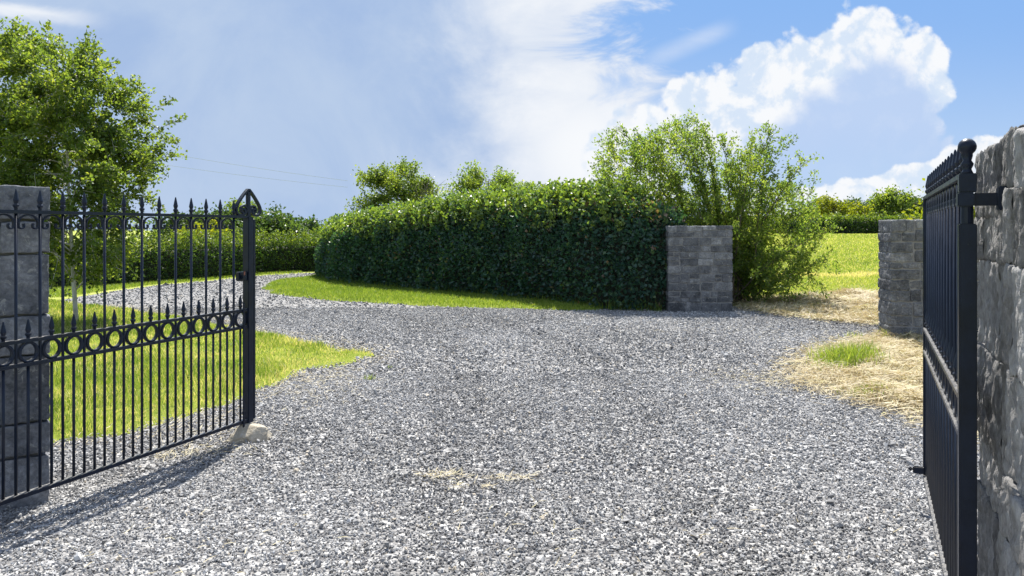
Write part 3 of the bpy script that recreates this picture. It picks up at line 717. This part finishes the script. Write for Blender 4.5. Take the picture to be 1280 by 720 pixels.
far = [  # px, py top, distance, half width m, leaf material, label
    (232, 268, 44, 1.9, 'leaf_dark', 'dark rounded tree beyond the low hedge, left of the others seen through the gate'),
    (278, 268, 46, 1.7, 'leaf_dark', 'dark tree beyond the low hedge, just left of the gate post'),
    (344, 270, 40, 1.35, 'leaf_dark', 'dark rounded tree beyond the low hedge, just right of the gate post'),
    (378, 279, 46, 1.1, 'leaf_dark', 'small dark tree between the gate post and the end of the tall hedge'),
    (305, 252, 58, 1.5, 'leaf_tree', 'pale green tree top showing directly behind the gate post'),
    (255, 285, 42, 1.2, 'leaf_yellow', 'low yellow green bush on top of the low hedge behind the gate bars'),
    (1042, 251, 62, 2.5, 'leaf_yellow', 'bright yellow green bushy tree behind the far meadow hedge'),
    (1083, 253, 74, 2.6, 'leaf_dark', 'low dark tree between the yellow green and the tall tree behind the meadow'),
    (1066, 250, 72, 1.2, 'leaf_dark', 'small dark tree top just right of the yellow green tree beyond the meadow'),
    (1113, 238, 62, 1.5, 'leaf_tree', 'tallest rounded tree standing behind the far meadow hedge'),
    (1140, 250, 66, 1.6, 'leaf_dark', 'soft green tree right of the tallest tree beyond the meadow'),
    (1172, 250, 68, 1.8, 'leaf_tree', 'tree beyond the meadow hedge hidden behind the bars of the right gate'),
    (1018, 255, 64, 1.6, 'leaf_dark', 'tree at the left end of the far meadow hedge beside the willow shrub')]
for i, (px, py, Y, hw, lm, lab) in enumerate(far):
    X = (px - 640) / 980 * Y; g = float(ground_z(X, Y)); top = 1.65 + (287 - py) / 980 * Y - g
    cz = top * .5
    tree('tree', lab, 'tree', (X, Y, g), top, cz, (hw, hw, (top - cz) * .95, cz * .85), 30, 8, 24, (.14, .26), (.05, .09), M[lm], M['bark'], 100 + i, .10, .15, wood=False, spread=.16, tw=(.3, .7), group='background trees beyond the hedges', k_out=(.6, 1.05))
tree('shrub', 'yellow green bush glimpsed between the right gate post and the rough wall', 'shrub', (8.1, 13.8, 0), 2.3, 1.35, (.8, .8, .9, 1.0), 24, 10, 34, (.06, .10), (.02, .034), M['leaf_yellow'], M['bark'], 71, .04, .1)

# ------------------------------------------------------------------ masonry
def rounded_block(h, r, res, amp, seed, freq, aniso, front_only=False, res_back=None):
    h = np.asarray(h); V = []; F = []; off = 0
    for ax in range(3):
        for sg in (-1, 1):
            rr = res if not (front_only and not (ax == 1 and sg == -1)) else res_back
            a, b = [i for i in range(3) if i != ax]
            def axis(hh):
                m = max(2, int(round(2 * (hh - r) / rr)))
                return np.concatenate([[-hh, -hh + r * .4], np.linspace(-hh + r, hh - r, m + 1), [hh - r * .4, hh]])
            A, B = np.meshgrid(axis(h[a]), axis(h[b]), indexing='ij')
            Q = np.zeros(A.shape + (3,)); Q[..., a] = A; Q[..., b] = B; Q[..., ax] = sg * h[ax]
            inner = np.clip(Q, -(h - r), h - r); d = Q - inner; L = np.linalg.norm(d, axis=-1, keepdims=True) + 1e-9; d = d / L
            Pn = inner + d * r
            fl = Pn.reshape(-1, 3); dl = d.reshape(-1, 3); k = np.empty(len(fl))
            for i in range(len(fl)):
                p = Vector((fl[i][0] * freq * aniso[0] + seed, fl[i][1] * freq * aniso[1], fl[i][2] * freq * aniso[2] + seed * 1.7))
                k[i] = mnoise.noise(p) + .7 * (.5 - 2 * abs(mnoise.noise(p * 2.1))) + .42 * (.5 - 2 * abs(mnoise.noise(p * 4.7))) + .2 * mnoise.noise(p * 11)
            Pn = (fl + dl * (k * amp)[:, None])
            m, n = A.shape; I = np.arange(m * n).reshape(m, n) + off
            q = np.stack([I[:-1, :-1], I[:-1, 1:], I[1:, 1:], I[1:, :-1]], -1).reshape(-1, 4)
            if (sg > 0) == (ax == 1): q = q[:, ::-1]
            V.append(Pn); F.append(q); off += m * n
    return np.concatenate(V), np.concatenate(F)

def masonry(root, w, d, h, seed, course, bw, mat, res=.03, amp=.006, r=.012, joint=.010, inset=None, freq=7, aniso=(1, 1, 1), rows=2, jut=.006, one_face=False, ragged=0.0, core_mat='mortar'):
    """courses of uneven blocks; local x along the face, front face at y = -d/2"""
    rng = np.random.default_rng(seed); V = []; F = []; T = []; off = 0
    def split(x0, x1, z0, z1, out):
        W = x1 - x0; H = z1 - z0
        okx = W > bw[0] * 2; okz = H > course[0] * 2
        big = W > bw[1] or H > course[1]
        if not big and (rng.random() < .72 or not (okx or okz)): out.append((x0, x1, z0, z1)); return
        if (H / course[1] > W / bw[1] and okz) or not okx:
            if not okz: out.append((x0, x1, z0, z1)); return
            m = z0 + H * rng.uniform(max(.35, course[0] / H), 1 - max(.35, course[0] / H)); split(x0, x1, z0, m, out); split(x0, x1, m, z1, out)
        else:
            m = x0 + W * rng.uniform(max(.32, bw[0] / W), 1 - max(.32, bw[0] / W)); split(x0, m, z0, z1, out); split(m, x1, z0, z1, out)
    for row in range(rows):
        y0 = -d / 2 + row * d / rows; y1 = y0 + d / rows
        z = 0.0; cells = []
        while z < h - .001:                      # broken bands, so that no course runs dead level for long
            c = rng.uniform(course[1] * 1.0, course[1] * 2.0)
            if h - z - c < course[1] * .8: c = h - z
            split(-w / 2, w / 2, z, z + c, cells); z += c
        for x0, x1, za, zb in cells:
            last = zb > h - .01
            hb = np.array([(x1 - x0) / 2 - joint * rng.uniform(.3, .8), (y1 - y0) / 2 - joint / 2, (zb - za) / 2 - joint * rng.uniform(.3, .8)])
            v, f = rounded_block(hb, min(r, hb.min() * .5), res, amp, float(rng.uniform(0, 90)), freq, aniso, one_face, .06)
            jy = rng.uniform(-jut, jut) * (-1 if row == 0 else 1)
            v = v + np.array([(x0 + x1) / 2 + rng.uniform(-jut, jut) * .4, (y0 + y1) / 2 + jy, (za + zb) / 2 + (rng.uniform(-ragged, ragged) if last else 0)])
            V.append(v); F.append(f + off); off += len(v); T.append(np.full(len(f), rng.uniform(.1, .9)))
    np_mesh('stonework', np.concatenate(V), np.concatenate(F), mat, root, tone=np.concatenate(T), smooth=True)
    b = MB(); i = inset or r + amp + .004; b.box(-w / 2 + i, w / 2 - i, -d / 2 + i, d / 2 - i, -.1, h - i - ragged); b.build('mortar', M[core_mat], root)

p = empty('stone_pillar', (3.77, 15.95, -.02), math.radians(-1)); tag(p, 'square grey stone pillar standing between the tall hedge and the willow shrub', 'pillar', 'rubble stone gate pillars')
masonry(p, 1.30, .6, 1.75, 201, (.08, .22), (.12, .42), M['pillar'], .016, .010, .009, .018, .024, 11, jut=.010, rows=1)
p = empty('stone_pillar', (6.13, 11.50, -.05), math.radians(-9)); tag(p, 'stone pillar in dry cut grass just left of the dark gate seen edge on', 'pillar', 'rubble stone gate pillars')
masonry(p, 1.28, .6, 1.85, 207, (.08, .24), (.12, .42), M['pillar'], .016, .010, .009, .018, .024, 10, jut=.010, rows=1)
p = empty('stone_pillar', (-3.207, 4.79, -.02), math.radians(36)); tag(p, 'pillar of large dressed blue grey blocks behind the scrolled iron gate', 'pillar')
masonry(p, .62, .6, 1.935, 211, (.20, .36), (.26, .42), M['ashlar'], .014, .006, .008, .014, .060, 7, jut=.006, rows=1)

# rough wall at the right edge; its face runs beside the right gate
wd = unit(np.array([.405, .914])); wl = 2.2; wt = .5
fc = np.array([1.905, 3.20]) - wd * wl / 2; cen = fc + np.array([wd[1], -wd[0]]) * wt / 2
# local x runs from the far end to the near end, local -y is the face towards the gate
rz = math.atan2(-wd[1], -wd[0]); p = empty('stone_wall', (cen[0], cen[1], -.03), rz); tag(p, 'rough hewn limestone wall end at the right edge carrying the gate hinge', 'wall')
masonry(p, wl, wt, 1.99, 228, (.16, .40), (.22, .62), M['wallstone'], .0085, .019, .011, .003, None, 8, (1.6, 1.0, .42), 2, .014, True, .015)

# ------------------------------------------------------------------ the iron gates
def spear(mb, x, z, k=1.0):
    mb.lathe(x, 0, [(.009, z - .005), (.010, z + .012 * k), (.0165, z + .022 * k), (.0165, z + .030 * k), (.010, z + .037 * k), (.0155, z + .055 * k), (.0045, z + .112 * k), (.002, z + .118 * k)], 8)

def gate(base, rz, label, zb, zl, zu, zt, L, post_free, first, mirror):
    """local x from the hinge post (0) to the free end (L); local z from the ground"""
    g = empty('iron_gate', base, rz); tag(g, label, 'gate', 'pair of open wrought iron entrance gates')
    I = M['iron']; sp = .147
    ts = [L - (first + sp * k) for k in range(14)]; ts = [t for t in ts if t > .06]
    hs = [L - (first - sp / 2 + sp * k) for k in range(15)]; hs = [t for t in hs if t > .05]
    for z, hgt in ((zb, .012), (zl, .010), (zu, .010), (zt, .010)):
        b = MB(); b.box(.02, L - .02, -.021, .021, z - hgt, z + hgt, .002); b.build('rail', I, g)
    for t in ts:
        b = MB(); b.lathe(t, 0, [(.0085, zb + .01), (.0085, zt + .012)], 8); o = b.build('bar', I, g, True)
        s = MB(); spear(s, t, zt + .010); s.build('spear_head', I, o)
    for t in hs:
        b = MB(); b.lathe(t, 0, [(.0085, zb + .01), (.0085, zl - .008)], 8); o = b.build('short_bar', I, g, True)
        s = MB(); spear(s, t, zu + .009, .95); s.build('spear_head', I, o)
        R = (zu - zl) / 2 - .013; c = (zu + zl) / 2
        b = MB(); b.tube([(t + R * math.cos(a), 0, c + R * math.sin(a)) for a in np.linspace(0, 2 * PI, 29)[:-1]], .006, 6, True, (.012, .006)); b.build('ring', I, g, True)
    # scrolls under the top rail, one arch between each pair of bars
    for k in range(len(ts)):
        t = ts[k] - sp / 2 if k < len(ts) - 1 else None
        if t is None: continue
        a = sp / 2 - .014; pts = []
        for th in np.linspace(-PI * .95, PI * .05, 12): pass
        def half(sg):
            q = [(t + sg * .001, zt - .016)]
            for th in np.linspace(PI / 2, 0, 7)[1:]: q.append((t + sg * a * math.cos(th), zt - .016 - .045 + .045 * math.sin(th)))
            cx, cz, rr = t + sg * (a - .017), zt - .078, .017
            for th in np.linspace(0, -PI * 1.25, 9): q.append((cx + sg * rr * math.cos(th), cz + rr * math.sin(th)))
            return q
        A = half(-1); B = half(1)
        pts = A[::-1] + B[1:]
        b = MB(); b.tube([(x, 0, z) for x, z in pts], .005, 6, False, (.008, .004)); b.build('scroll', I, g, True)
    # hinge post
    b = MB(); b.box(-.027, .027, -.027, .027, zb - .05, zt - .165, .004)
    b.lathe(0, 0, [(.019, zt - .166), (.019, zt - .05)], 12); b.box(-.0265, .0265, -.0265, .0265, zt - .058, zt + .006, .003)
    hp = b.build('hinge_post', I, g)
    b = MB(); z = zt + .006
    b.lathe(0, 0, [(.020, z), (.016, z + .008), (.013, z + .016), (.018, z + .026), (.020, z + .034), (.013, z + .045), (.017, z + .060), (.017, z + .068)] +
            [(.029 * math.sin(a), z + .092 - .029 * math.cos(a)) for a in np.linspace(.7, PI - .02, 9)], 16); b.build('ball_finial', I, hp, True)
    # free end stile
    if post_free:
        b = MB(); b.box(L - .030, L + .030, -.030, .030, zb - .02, zt + .0, .004); st = b.build('post', I, g)
        b = MB(); b.box(L + .0325, L + .062, -.024, .024, zb + .0, zt - .02, .004); b.build('stop_plate', I, st)
        f = MB()
        for sg in (-1, 1):
            q = [(.004, .215), (.030, .185), (.062, .140), (.090, .095), (.103, .060), (.098, .028), (.075, .008), (.045, .010), (.028, .032), (.034, .058), (.054, .064), (.064, .050)]
            q = np.array(q); tt = np.linspace(0, len(q) - 1, 34); qq = np.stack([np.interp(tt, range(len(q)), q[:, i]) for i in (0, 1)], 1)
            for _ in range(2): qq[1:-1] = (qq[:-2] + 2 * qq[1:-1] + qq[2:]) / 4
            f.tube([(L + sg * x * 1.4, 0, zt + .002 + z) for x, z in qq], .007, 6, False, (.013, .0080))
        f.box(L - .018, L + .018, -.012, .012, zt - .002, zt + .20, .003)
        for sg in (-1, 1): f.tube([(L + sg * .052 + .034 * math.cos(a), 0, zt + .058 + .030 * math.sin(a)) for a in np.linspace(0, 2 * PI, 21)[:-1]], .006, 6, True, (.011, .007))
        f.build('spade_finial', I, st)
        b = MB(); b.box(L - .125, L - .032, -.020, .020, zt - .50, zt - .43, .006); b.box(L - .11, L - .06, -.038, -.020, zt - .485, zt - .455, .006); o = b.build('latch', I, g)
        b = MB(); b.box(L - .10, L - .085, -.046, -.0385, zt - .455, zt - .425, .003); b.build('latch_lever', M['rust'], o)
        b = MB(); b.lathe(L - .082, -.026, [(.008, zb - .10), (.008, zu + .06)], 8); b.box(L - .093, L - .071, -.036, -.0175, zl - .05, zl - .02, .003); b.box(L - .093, L - .071, -.036, -.0175, zb + .06, zb + .09, .003); b.build('drop_bolt', I, g)
    else:
        b = MB(); b.box(L - .020, L + .020, -.020, .020, zb - .01, zt + .01, .003); b.build('post', I, g)
        b = MB(); b.box(L - .05, L - .022, .0175, .075, zb + .02, zb + .065, .006); b.box(L - .06, L - .012, .0765, .10, zb + .035, zb + .06, .006); b.build('drop_bolt', I, g)
    return g

dl = unit(np.array([.362, .932])); LL = 2.2; hx, hy = -2.085 - dl[0] * LL, 6.195 - dl[1] * LL
gl = gate((hx, hy, 0), math.atan2(dl[1], dl[0]), 'black iron gate with rings, spears and a spade finial, propped on a stone', .148, .885, 1.02, 1.75, LL, True, .164, False)
dr = unit(np.array([.417, .909]))
gr = gate((1.556, 2.68, 0), math.atan2(dr[1], dr[0]), 'dark iron gate seen edge on with a ball topped hinge post beside the rough wall', .19, .93, 1.062, 1.835, 2.16, False, .12, True)
# wall bracket that holds the hinge pin
nrm = np.array([dr[1], -dr[0]])
b = empty('hinge_bracket', (1.556, 2.68, 0), math.atan2(nrm[1], nrm[0])); tag(b, 'flat iron hinge bracket let into the rough wall beside the ball topped gate post', 'bracket')
q = MB(); q.box(-.031, .02, -.031, .031, 1.7285, 1.7765, .004); q.box(.0185, .16, -.012, .012, 1.731, 1.774, .003); q.build('hinge_arm', M['iron'], b)
q = MB(); q.box(.088, .125, -.032, .032, 1.715, 1.795, .004); q.build('wall_plate', M['iron'], b)

# stone under the free end of the left gate
def boulder(name, label, loc, s, seed, rot):
    rng = np.random.default_rng(seed); bm = bmesh.new(); bmesh.ops.create_icosphere(bm, subdivisions=4, radius=1)
    for v in bm.verts:
        n = v.co.normalized(); k = 1 + .28 * mnoise.noise(n * 1.3 + Vector((seed, 0, 0))) + .10 * mnoise.noise(n * 3.5 + Vector((0, seed, 0))) + .05 * mnoise.noise(n * 8)
        v.co = n * k
        for ax in range(6):        # cleave flat faces
            d = Vector(rng.normal(size=3)).normalized() if False else Vector(((1, .3, .4), (-.8, .5, .5), (.2, -1, .5), (-.3, -.6, .9), (.5, .2, 1), (.1, .9, .3))[ax]).normalized()
            e = v.co.dot(d) - (.72, .78, .75, .66, .62, .8)[ax]
            if e > 0: v.co -= d * e * .85
        v.co = Vector((v.co.x * s[0], v.co.y * s[1], v.co.z * s[2]))
    me = bpy.data.meshes.new(name); bm.to_mesh(me); bm.free(); me.materials.append(M['rock'])
    o = bpy.data.objects.new(name, me); COL.objects.link(o); o.location = loc; o.rotation_euler = rot
    tag(o, label, 'stone'); return o
boulder('stone', 'pale sandy stone wedged under the corner of the iron gate', (-2.045, 6.15, .045), (.16, .125, .11), 5, (.1, -.12, .4))

# a dark weed on the lawn and power lines far behind
def wires(z0, z1, lab):
    m = MB(); pts = []
    a = np.array([-34.0, 62, z0]); c = np.array([-13.0, 62, z1])
    for t in np.linspace(0, 1, 24):
        q = a + (c - a) * t; pts.append((q[0], q[1], q[2] - .5 * 4 * t * (1 - t) * .35))
    m.tube(pts, .010, 5); o = m.build('power_line', M['wire']); tag(o, lab, 'power line', 'power lines crossing the sky'); return o
wires(1.65 + 62 * (287 - 172) / 980, 1.65 + 62 * (287 - 226) / 980, 'upper thin power line crossing the sky above the gate')
wires(1.65 + 62 * (287 - 190) / 980, 1.65 + 62 * (287 - 234) / 980, 'lower thin power line crossing the sky above the gate')

# ------------------------------------------------------------------ sky, sun, camera
SUN_EL = math.radians(58.5); SUN_AZ = math.radians(4.0)        # azimuth from +Y towards +X
w = bpy.data.worlds.new('World'); SC.world = w; w.use_nodes = True
t = NT(w.node_tree); bg = w.node_tree.nodes['Background']
sky = t.new('ShaderNodeTexSky', sky_type='NISHITA'); sky.sun_disc = False; sky.sun_elevation = SUN_EL; sky.sun_rotation = SUN_AZ
sky.altitude = 50; sky.air_density = 1.0; sky.dust_density = 0.6; sky.ozone_density = 2.2
tc = t.new('ShaderNodeTexCoord'); sep = t.new('ShaderNodeSeparateXYZ'); t.l.new(tc.outputs['Generated'], sep.inputs[0])
dx, dy, dz = sep.outputs
dys = t.m('MAXIMUM', dy, 0.05)
U = t.m('DIVIDE', dx, dys); Vv = t.m('DIVIDE', dz, dys)          # slopes across and up, on the northern half of the sky
cmb = t.new('ShaderNodeCombineXYZ'); t.l.new(U, cmb.inputs[0]); t.l.new(Vv, cmb.inputs[1]); uv = cmb.outputs[0]
S = 1 / 980
def px(x): return (x - 640) * S
def py(y): return (287 - y) * S
nA = t.noise(uv, 14, 10, 0.62).outputs[0]; nB = t.noise(uv, 5, 8, 0.6, .4).outputs[0]; nC = t.noise(uv, 40, 6, 0.6).outputs[0]
def blob(x, y, r):
    a = t.m('SUBTRACT', U, px(x)); b = t.m('SUBTRACT', Vv, py(y))
    d = t.m('SQRT', t.m('ADD', t.m('MULTIPLY', a, a), t.m('MULTIPLY', b, b)))
    return t.m('SUBTRACT', 1.0, t.m('DIVIDE', d, r * S))
def union(L):
    o = None
    for x, y, r in L:
        v = t.m('MULTIPLY', blob(x, y, r), r / 60.0)
        o = v if o is None else t.m('SMOOTH_MAX', o, v, .12)
    return o
# puffs: cellular bumps make the cauliflower edge
vor = t.new('ShaderNodeTexVoronoi', feature='SMOOTH_F1'); vor.inputs['Scale'].default_value = 26; vor.inputs['Smoothness'].default_value = .35
dist = t.mix(.035, uv, t.noise(uv, 16, 5, .6).outputs['Color']); t.l.new(dist, vor.inputs['Vector'])
puff = t.m('SUBTRACT', .5, vor.outputs['Distance'])
# the big cumulus
cu = union([(1082, 88, 84), (1140, 86, 54), (1166, 114, 36), (1015, 98, 62), (955, 108, 55), (905, 122, 42), (862, 134, 40), (815, 150, 30), (775, 142, 13), (860, 190, 70), (780, 205, 60), (1080, 190, 110), (960, 190, 90)])
def shifted(node, off):       # the same noise a little nearer the sun, to light the puffs from the upper left
    n2 = t.new('ShaderNodeVectorMath', operation='ADD'); t.l.new(uv, n2.inputs[0]); n2.inputs[1].default_value = off; return n2.outputs[0]
hA = t.noise(uv, 17, 9, .60, .25).outputs[0]; hB = t.noise(shifted(None, (-.012, .016, 0)), 17, 9, .60, .25).outputs[0]
emb = t.m('MULTIPLY', t.m('SUBTRACT', hA, hB), 4.5)
vor2 = t.new('ShaderNodeTexVoronoi', feature='SMOOTH_F1'); vor2.inputs['Scale'].default_value = 62; vor2.inputs['Smoothness'].default_value = .3
t.l.new(dist, vor2.inputs['Vector']); puff2 = t.m('SUBTRACT', .5, vor2.outputs['Distance'])
nz = t.m('SUBTRACT', nA, .5)
cu = t.m('ADD', cu, t.m('ADD', t.m('ADD', t.m('MULTIPLY', puff, .38), t.m('MULTIPLY', puff2, .22)), t.m('MULTIPLY', nz, .75)))
cuM = t.sstep(cu, .0, .17)
cuF = t.sstep(t.m('ADD', Vv, t.m('MULTIPLY', t.m('SUBTRACT', nB, .5), .10)), py(250), py(150))     # fades into haze below
body = union([(1092, 128, 66), (1120, 165, 76), (1040, 175, 70), (1000, 215, 80), (1090, 230, 90), (1165, 190, 50)])
inner = t.sstep(t.m('ADD', body, t.m('ADD', t.m('MULTIPLY', nz, 1.1), t.m('MULTIPLY', puff, -.25))), -.12, .55)
# low cumulus on the horizon
lo = union([(1035, 252, 26), (1062, 244, 26), (1100, 240, 24), (1150, 238, 40), (1190, 232, 50), (1240, 225, 60), (1080, 262, 40), (1140, 268, 60), (1010, 262, 24), (960, 275, 40)])
lo = t.m('ADD', lo, t.m('ADD', t.m('MULTIPLY', puff, .30), t.m('MULTIPLY', t.m('SUBTRACT', nA, .5), .6))); loM = t.sstep(lo, .02, .10)
# the soft bank on the left and the bright edge in the middle
mpv = t.new('ShaderNodeMapping'); mpv.inputs['Rotation'].default_value = (0, 0, math.radians(-28)); mpv.inputs['Scale'].default_value = (1.0, 2.6, 1)
t.l.new(uv, mpv.inputs[0]); nW = t.noise(mpv.outputs[0], 7, 10, .62, .5).outputs[0]
edge = t.m('ADD', t.m('ADD', U, t.m('MULTIPLY', t.m('SUBTRACT', nW, .5), -.42)), t.m('MULTIPLY', t.m('SUBTRACT', Vv, py(60)), .25))
bank = t.m('SUBTRACT', 1.0, t.sstep(edge, px(735), px(830)))
bright = t.m('SUBTRACT', 1.0, t.sstep(t.m('ABSOLUTE', t.m('SUBTRACT', t.m('ADD', U, t.m('MULTIPLY', t.m('SUBTRACT', nB, .5), .45)), px(715))), .02, .22))
glow = t.sstep(blob(735, 190, 150), .0, 1.0)
bright = t.m('MAXIMUM', t.m('MULTIPLY', bright, t.m('MULTIPLY_ADD', nW, 1.2, .1)), t.m('MULTIPLY', glow, .95), clamp=True)
ci = t.m('MULTIPLY', t.sstep(t.m('ADD', t.m('SUBTRACT', 1.0, t.m('MULTIPLY', t.m('ABSOLUTE', t.m('SUBTRACT', Vv, t.m('MULTIPLY_ADD', U, -.13, py(16) + .13 * px(50)))), 60.0)), t.m('MULTIPLY', t.m('SUBTRACT', nW, .5), 1.6)), .1, 1.0), t.sstep(U, px(150), px(40)))
ci2 = t.m('MULTIPLY', t.sstep(t.m('SUBTRACT', 1.0, t.m('MULTIPLY', t.m('ABSOLUTE', t.m('SUBTRACT', Vv, t.m('MULTIPLY_ADD', U, .42, py(60) - .42 * px(850)))), 45.0)), .1, 1.0), t.m('MULTIPLY', t.sstep(blob(860, 55, 75), 0, .6), t.m('MULTIPLY', nW, .6)))
K = 3.95
def C(r, g, b): return (r * K, g * K, b * K, 1)
veil = t.mix(t.sstep(nB, .3, .7), C(.385, .525, .79), C(.50, .625, .83)); white = C(.95, .97, 1.0); grey = C(.52, .66, .92)
col = sky.outputs[0]
front = t.sstep(dy, .12, .35)
def over(col, fac, c): return t.mix(t.m('MULTIPLY', fac, front, clamp=True), col, c)
blue = t.mix(t.sstep(Vv, -.02, .30), C(.55, .71, .93), C(.27, .49, .90)); col = over(col, t.m('SUBTRACT', 1.0, t.sstep(Vv, .35, .9)), blue)
col = over(col, bank, t.mix(t.m('MULTIPLY', bright, 1.0, clamp=True), veil, white))
col = over(col, t.m('MULTIPLY', glow, .8), white)
col = over(col, t.m('MULTIPLY', ci, .8), white); col = over(col, ci2, white)
cum_col = t.mix(t.m('SUBTRACT', inner, t.m('MULTIPLY', emb, .10), clamp=True), t.mix(t.sstep(t.m('ADD', emb, t.m('MULTIPLY', puff2, .5)), -.45, .35), C(.70, .81, .96), white), grey)
col = over(col, t.m('MULTIPLY', cuM, t.m('MULTIPLY_ADD', cuF, .75, .25)), cum_col)
col = over(col, loM, t.mix(t.sstep(t.m('ADD', emb, t.m('MULTIPLY', puff2, .5)), -.45, .35), C(.70, .81, .96), white))
# unseen broken white cloud overhead and behind, added for its white fill light
nS = t.noise(tc.outputs['Generated'], 2.6, 9, .58, .3).outputs[0]
sunlit = t.mix(t.sstep(nS, .5, .75), C(.65, .75, .95), C(1.05, 1.08, 1.12))
col = t.mix(t.m('MULTIPLY', t.m('MULTIPLY', t.sstep(nS, .44, .56), t.m('SUBTRACT', 1.0, front)), t.sstep(dz, -.02, .06)), col, sunlit)
t.l.new(col, bg.inputs['Color']); bg.inputs['Strength'].default_value = 0.12

s = bpy.data.lights.new('sun', 'SUN'); s.energy = 4.9; s.angle = math.radians(.53); s.color = (1, .955, .88)
so = bpy.data.objects.new('sun', s); COL.objects.link(so)
dirv = Vector((math.sin(SUN_AZ) * math.cos(SUN_EL), math.cos(SUN_AZ) * math.cos(SUN_EL), math.sin(SUN_EL)))
so.rotation_euler = dirv.to_track_quat('Z', 'Y').to_euler(); so.location = dirv * 30

cam = bpy.data.cameras.new('camera'); cam.sensor_width = 36; cam.lens = 980 / 1280 * 36; cam.shift_y = -73 / 1280; cam.clip_start = .05; cam.clip_end = 4000
co = bpy.data.objects.new('camera', cam); COL.objects.link(co); co.location = (0, 0, 1.65); co.rotation_euler = (PI / 2, 0, 0)
SC.camera = co
vs = SC.view_settings; vs.view_transform = 'Standard'; vs.look = 'None'; vs.exposure = 1.06; vs.gamma = 1.0; vs.use_curve_mapping = False
SC.cycles.max_bounces = 8; SC.cycles.transmission_bounces = 6
